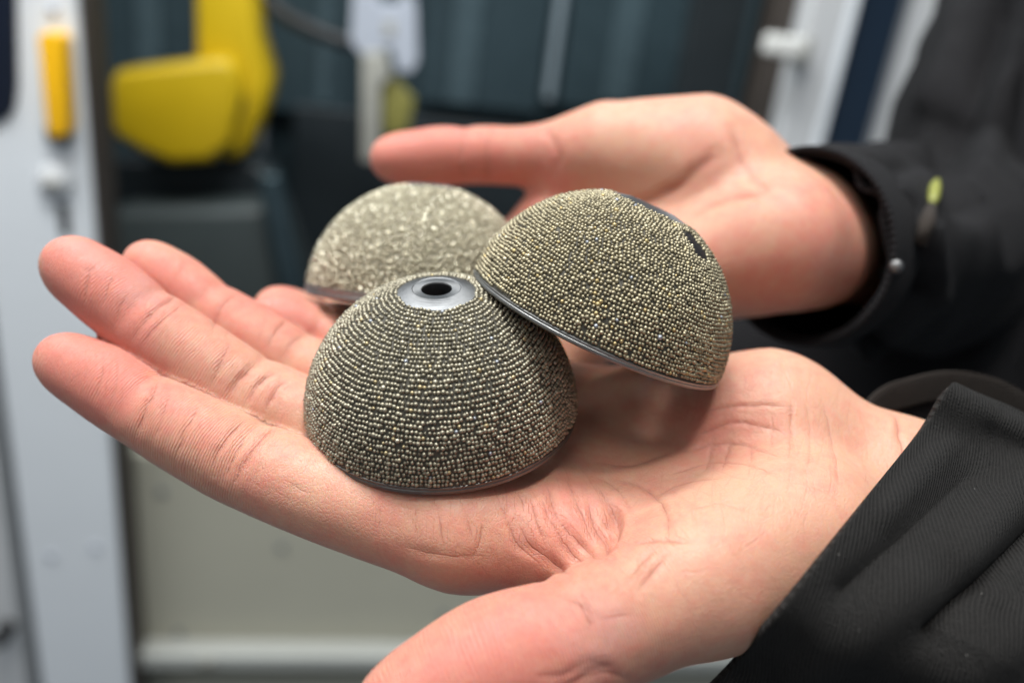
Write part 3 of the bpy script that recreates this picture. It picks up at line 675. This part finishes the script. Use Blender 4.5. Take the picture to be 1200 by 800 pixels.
rh = Hand()
rTC, rTM, rTI, rTT = J(850, 205, 240), J(672, 182, 254), J(545, 182, 258), J(464, 186, 258)
rI, rM, rR, rP = J(650, 262, 262), J(640, 316, 252), J(650, 355, 244), J(690, 385, 236)
rWr, rWu = J(940, 262, 236), J(955, 300, 230)
rh.finger([rTC, rTM, J(605, 184, 257), rTI, J(500, 186, 258), rTT], [17, 10.5, 9.0, 8.9, 9.0, 7.8], (3,))
rh.finger([rI, J(560, 318, 266), J(480, 358, 262), J(420, 372, 256), J(392, 372, 252)], [10, 8.6, 8, 7.6, 6.6], (2, 3))
rh.finger([rM, J(540, 372, 252), J(450, 392, 246), J(375, 380, 238), J(327, 363, 230)], [10.5, 8.8, 8.2, 7.6, 6.6], (2, 3))
rh.finger([rR, J(560, 430, 240), J(480, 440, 236), J(430, 430, 230)], [10, 8.6, 8, 6.8], (2,))
rh.finger([rP, J(610, 470, 232), J(560, 480, 230), J(530, 478, 228)], [9, 7.6, 7, 6.4], (2,))
rh.cone(rI, J(870, 240, 246), 11, 15); rh.cone(rM, J(880, 262, 240), 11, 15); rh.cone(rR, J(885, 282, 236), 11, 14); rh.cone(rP, J(880, 298, 232), 10, 13)
rh.cone(J(715, 178, 250), J(815, 192, 242), 15, 20)                 # ball of the thumb
rh.cone(J(790, 318, 230), J(915, 285, 222), 13, 17)                 # heel on the little finger side
rh.cone(J(870, 235, 240), rWr, 18, 14); rh.cone(J(910, 288, 224), rWu, 16, 12)
rh.cone(rWr, J(1060, 290, 320), 14, 18); rh.cone(rWu, J(1060, 310, 310), 12, 18)
rh.cone(rI, rTM, 7, 8)
right_creases_deep = [([(575, 150), (570, 180), (572, 212)], .35, .9), ([(545, 160), (540, 190), (545, 212)], .25, .9), ([(640, 150), (655, 180), (650, 205)], .3, 1.), ([(700, 235), (740, 240), (790, 220), (840, 180)], .7, 1.3), ([(860, 150), (870, 190), (905, 230)], .4, 1.2), ([(800, 260), (850, 235), (900, 225)], .4, 1.2), ([(900, 330), (950, 300), (975, 260)], .3, 1.2)]
right_creases = [(p, d_ * 1.25, w * 1.2) for p, d_, w in right_creases_deep[:-1]]
right_flush = [(J(460, 185, 250), 18, .95), (J(545, 185, 250), 18, .7), (J(640, 190, 245), 18, .4), (J(955, 270, 212), 16, .65), (J(800, 180, 225), 18, .15), (J(620, 240, 250), 14, .4), (J(330, 340, 224), 12, .8), (J(860, 340, 215), 14, .3)]
build_hand(rh, 1.35, right_creases, right_flush, person, rough=.08)

# ------------------------------------------------------------------ person: jacket
def cloth(name, rings, mat, parent, closed=True, nu=14, nv=14, folds=0., thick=1.6, seed=1, fscale=(26., 26., 26.), extra=None):
    """loft through rings of control points (camera mm); folds displace along the normal; real thickness"""
    R_ = [spline(np.array(r), nu, closed) for r in rings]; G = np.stack(R_)                      # ring, around, xyz
    S = np.stack([spline(G[:, j], nv) for j in range(G.shape[1])], 1); m, n = S.shape[:2]
    du = np.roll(S, -1, 1) - np.roll(S, 1, 1) if closed else np.gradient(S, axis=1); dv = np.gradient(S, axis=0)
    N = np.cross(du, dv); N /= np.maximum(np.linalg.norm(N, axis=2), 1e-6)[..., None]
    P = S.reshape(-1, 3)
    if folds:
        q = P / np.array(fscale); w = vnoise(q + 40, seed); w2 = vnoise(q * 2.1 + 80, seed + 1)
        prox = np.minimum(1, .05 + np.linspace(0, 3.5, m))[:, None]
        S = S + N * (folds * ((1 - 2 * np.abs(w)) + .45 * w2).reshape(m, n) * prox)[..., None]
    if extra is not None: S = extra(S, N)
    cu_ = np.concatenate([np.zeros((m, 1)), np.cumsum(np.linalg.norm(np.diff(S, axis=1), axis=2), 1)], 1); cv_ = np.concatenate([np.zeros((1, n)), np.cumsum(np.linalg.norm(np.diff(S, axis=0), axis=2), 0)], 0)
    cu_ = np.broadcast_to(cu_[0:1], cu_.shape)
    i = np.arange(m - 1)[:, None]; j = np.arange(n if closed else n - 1)[None]; j2 = (j + 1) % n
    Fc = np.stack([i * n + j, i * n + j2, (i + 1) * n + j2, (i + 1) * n + j], -1).reshape(-1, 4)
    o = mk(name, Wd(S.reshape(-1, 3)), Fc, mat, parent)
    uv = o.data.uv_layers.new(name='UVMap'); flat = np.stack([cu_.ravel(), cv_.ravel()], 1)[Fc.ravel()]
    if closed:
        tot = cu_[0, -1] + np.linalg.norm(S[0, 0] - S[0, -1]); fl = flat.reshape(-1, 4, 2); w = (fl[:, :, 0].max(1) - fl[:, :, 0].min(1)) > tot / 2
        fl[w] = np.where(fl[w][:, :, :1] < 1e-6, np.concatenate([np.full_like(fl[w][:, :, :1], tot), fl[w][:, :, 1:]], 2), fl[w]); flat = fl.reshape(-1, 2)
    uv.data.foreach_set('uv', flat.astype(np.float32).ravel())
    md = o.modifiers.new('thickness', 'SOLIDIFY'); md.thickness = thick / 1000; md.offset = -1
    return o
near = [(790, 850), (858, 772), (915, 705), (1000, 600), (1074, 508), (1107, 457)]
nd = []
for p in near:                                                      # the cuff lies a few millimetres off the skin
    q, hit = lh.trace([p]); nd.append(q[0, 2] - 4.5 if hit[0] else None)
for i, alt in enumerate((146, 146, 147, 150, 160, 170)): nd[i] = alt if nd[i] is None else min(nd[i], alt + 6)
print('cuff depths', nd)
ring0 = np.array([J(*p, d) for p, d in zip(near, nd)] + [J(*p) for p in [(1128, 478, 186), (1100, 540, 202), (1030, 640, 208), (940, 760, 200), (850, 850, 178)]])
ax = np.array([60, 27, 5.]); cen = ring0.mean(0)
rings = [ring0] + [cen + (ring0 - cen) * s + ax * t for s, t in ((1.0, .22), (1.0, .6), (1.02, 1.2), (1.05, 2.2), (1.12, 4.2))]
def folds_along(lines, far):
    def go(S, N):
        m, n = S.shape[:2]; P = S.reshape(-1, 3); px = np.c_[600 + F * P[:, 0] / P[:, 2], 400 + F * P[:, 1] / P[:, 2]]
        d = np.zeros(len(P)); sgn = np.sign((N.reshape(-1, 3) * -P).sum(1)); near_ = (P[:, 2] < far) if far else (sgn != 0)
        for a_, b_, w, amp in lines:
            a_, b_ = np.array(a_, float), np.array(b_, float); ab = b_ - a_; t = np.clip((px - a_) @ ab / (ab @ ab), 0, 1); e = np.linalg.norm(px - a_ - t[:, None] * ab, axis=1)
            d += amp * np.exp(-(e / w) ** 2)
        return S + N * (d * near_ * sgn).reshape(m, n)[..., None]
    return go
sleeve_folds = folds_along((((990, 690), (1120, 570), 22, -2.2), ((1085, 735), (1210, 610), 16, -3.4), ((950, 780), (1060, 690), 30, 2.), ((1120, 650), (1200, 570), 30, 2.6), ((1165, 508), (1230, 545), 24, -1.5), ((1120, 780), (1220, 720), 34, 2.5), ((1030, 600), (1100, 530), 14, .9)), 185)
far_folds = folds_along((((1062, 245), (1080, 335), 12, -5), ((1080, 335), (1015, 412), 13, -5), ((1088, 270), (1098, 345), 12, 4), ((1110, 150), (1142, 235), 20, -9), ((1172, 10), (1130, 140), 13, -8), ((1125, 20), (1092, 120), 18, 6), ((1195, 60), (1160, 170), 20, 6), ((1030, 200), (1100, 175), 14, -4)), None)
sl = cloth('jacket_sleeve', rings, BLACK_CLOTH, person, True, 16, 22, .2, 1.8, 4, (30., 30., 30.), sleeve_folds)
top = [(1005, 478, 200), (1032, 454, 203), (1062, 443, 204), (1110, 434, 206), (1160, 441, 206), (1202, 462, 207), (1260, 500, 208), (1330, 545, 210)]
e0 = np.array([J(*p) for p in top]); dn = np.array([2, 12, 2.]); bk = np.array([0, 3., 5.])
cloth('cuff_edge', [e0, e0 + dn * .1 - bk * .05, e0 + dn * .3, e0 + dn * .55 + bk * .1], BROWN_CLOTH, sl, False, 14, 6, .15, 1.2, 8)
cloth('shaded_lining', [e0 + dn * .5 + bk * .35, e0 + dn * 1.2 + bk * .7, e0 + dn * 2.5 + bk, e0 + dn * 4.5 + bk * 1.2], FAR_CLOTH, sl, False, 14, 8, .4, 1.2, 9)  # inside of the cuff, black cloth carrying the shade under the hem

# far sleeve: cuff ring round the wrist, forearm, upper arm
def ring(c, axis, ra, rb, n=12, up=(0, -1, 0)):
    axis = np.array(axis, float); axis /= np.linalg.norm(axis); u = np.array(up, float); u -= axis * (u @ axis); u /= np.linalg.norm(u); v = np.cross(axis, u)
    return np.array([c + ra * math.cos(t) * u + rb * math.sin(t) * v for t in np.linspace(0, 2 * math.pi, n, endpoint=False)])
fa = J(1085, 290, 330) - J(950, 289, 228)
far = [ring(J(943, 290, 229), fa * [1, 1, .8], 27, 25), ring(J(975, 290, 247), fa, 29, 28), ring(J(1040, 290, 290), fa, 33, 33), ring(J(1105, 285, 350), fa, 40, 40), ring(J(1165, 200, 395), [.7, -1, .4], 50, 54, up=(-1, -.6, 0)), ring(J(1225, 60, 425), [.5, -1, .2], 56, 62, up=(-1, -.45, 0)), ring(J(1300, -120, 450), [.45, -1, .1], 62, 66, up=(-1, -.4, 0))]
fs_ = cloth('jacket_sleeve', far, FAR_CLOTH, person, True, 16, 18, 3.2, 2.2, 14, (24., 44., 30.), far_folds)
hem = [ring(J(939, 290, 226.5), fa * [1, 1, .8], 27.5, 25.5), ring(J(945, 290, 230), fa * [1, 1, .8], 28, 26.1), ring(J(960, 290, 239), fa, 28.6, 27.3)]
cloth('cuff_edge', hem, FAR_CLOTH, fs_, True, 8, 4, 0, 1.4, 3)
# front of the jacket, behind the arms
body = []
for y, xl in ((-420, 1290), (-200, 1215), (0, 1165), (120, 1120), (230, 1060), (310, 890), (380, 815), (450, 800), (620, 850), (850, 880)):
    body.append([J(xl + 20, y, 470), J(xl, y, 425), J(xl + 45, y, 392), J(1200 + (xl - 1100) * .25, y, 362), J(1300, y, 350), J(1420, y, 356), J(1560, y, 385)])
front = cloth('jacket_front', body, FAR_CLOTH, person, False, 10, 8, 9., 2.2, 22, (40., 130., 60.))
pl = [[J(1196 - 34 * s, y, 338), J(1216 - 34 * s, y, 333), J(1246 - 30 * s, y, 336)] for y, s in ((-420, -1.9), (-200, -1.2), (0, -.5), (150, 0), (300, .9), (450, 2.2), (560, 3.2))]
cloth('placket', pl, FAR_CLOTH, front, False, 10, 8, 2., 2.6, 30, (30., 80., 30.))
NEON = paint('neon_tab', (.24, .25, .05), .5, .1, 60); SNAP = steel_mat('snap_steel', (.22, .22, .22), .45)
from mathutils.bvhtree import BVHTree
def on_cloth(objs, px, py, lift=.0):
    d = Vector(M @ J(px, py, 1.)); d.normalize(); best = 9.
    for o in objs:
        w = origin(o); bv = BVHTree.FromPolygons([tuple(np.array(v.co) + w) for v in o.data.vertices], [tuple(p.vertices) for p in o.data.polygons])
        h_ = bv.ray_cast(Vector(CAM), d)
        if h_[0] is not None: best = min(best, h_[3])
    return CAM + np.array(d) * ((best if best < 9 else .3) - lift)
cl = [front, fs_]
V, f_ = tube_vf([on_cloth(cl, x, y, .003) for x, y in ((1098, 212), (1096, 219), (1094, 232), (1092, 240))], [.0009, .0017, .0017, .001], 12); mk('zip_pull', V, f_, NEON, fs_)
V, f_ = tube_vf([on_cloth(cl, x, y, .002) for x, y in ((1090, 244), (1086, 262), (1078, 286))], [.0018, .0022, .0018], 10); mk('zip_tape', V, f_, BROWN_CLOTH, fs_)
for x, y, r in ((1058, 299, .0024), (1050, 312, .0018)):
    p = on_cloth(cl, x, y); q = (CAM - p) / np.linalg.norm(CAM - p)
    V, f_ = tube_vf([p + q * .0042, p + q * .0038, p + q * .003, p - q * .002], [r * .5, r * .85, r, r], 16); mk('snap_button', V, f_, SNAP, fs_)
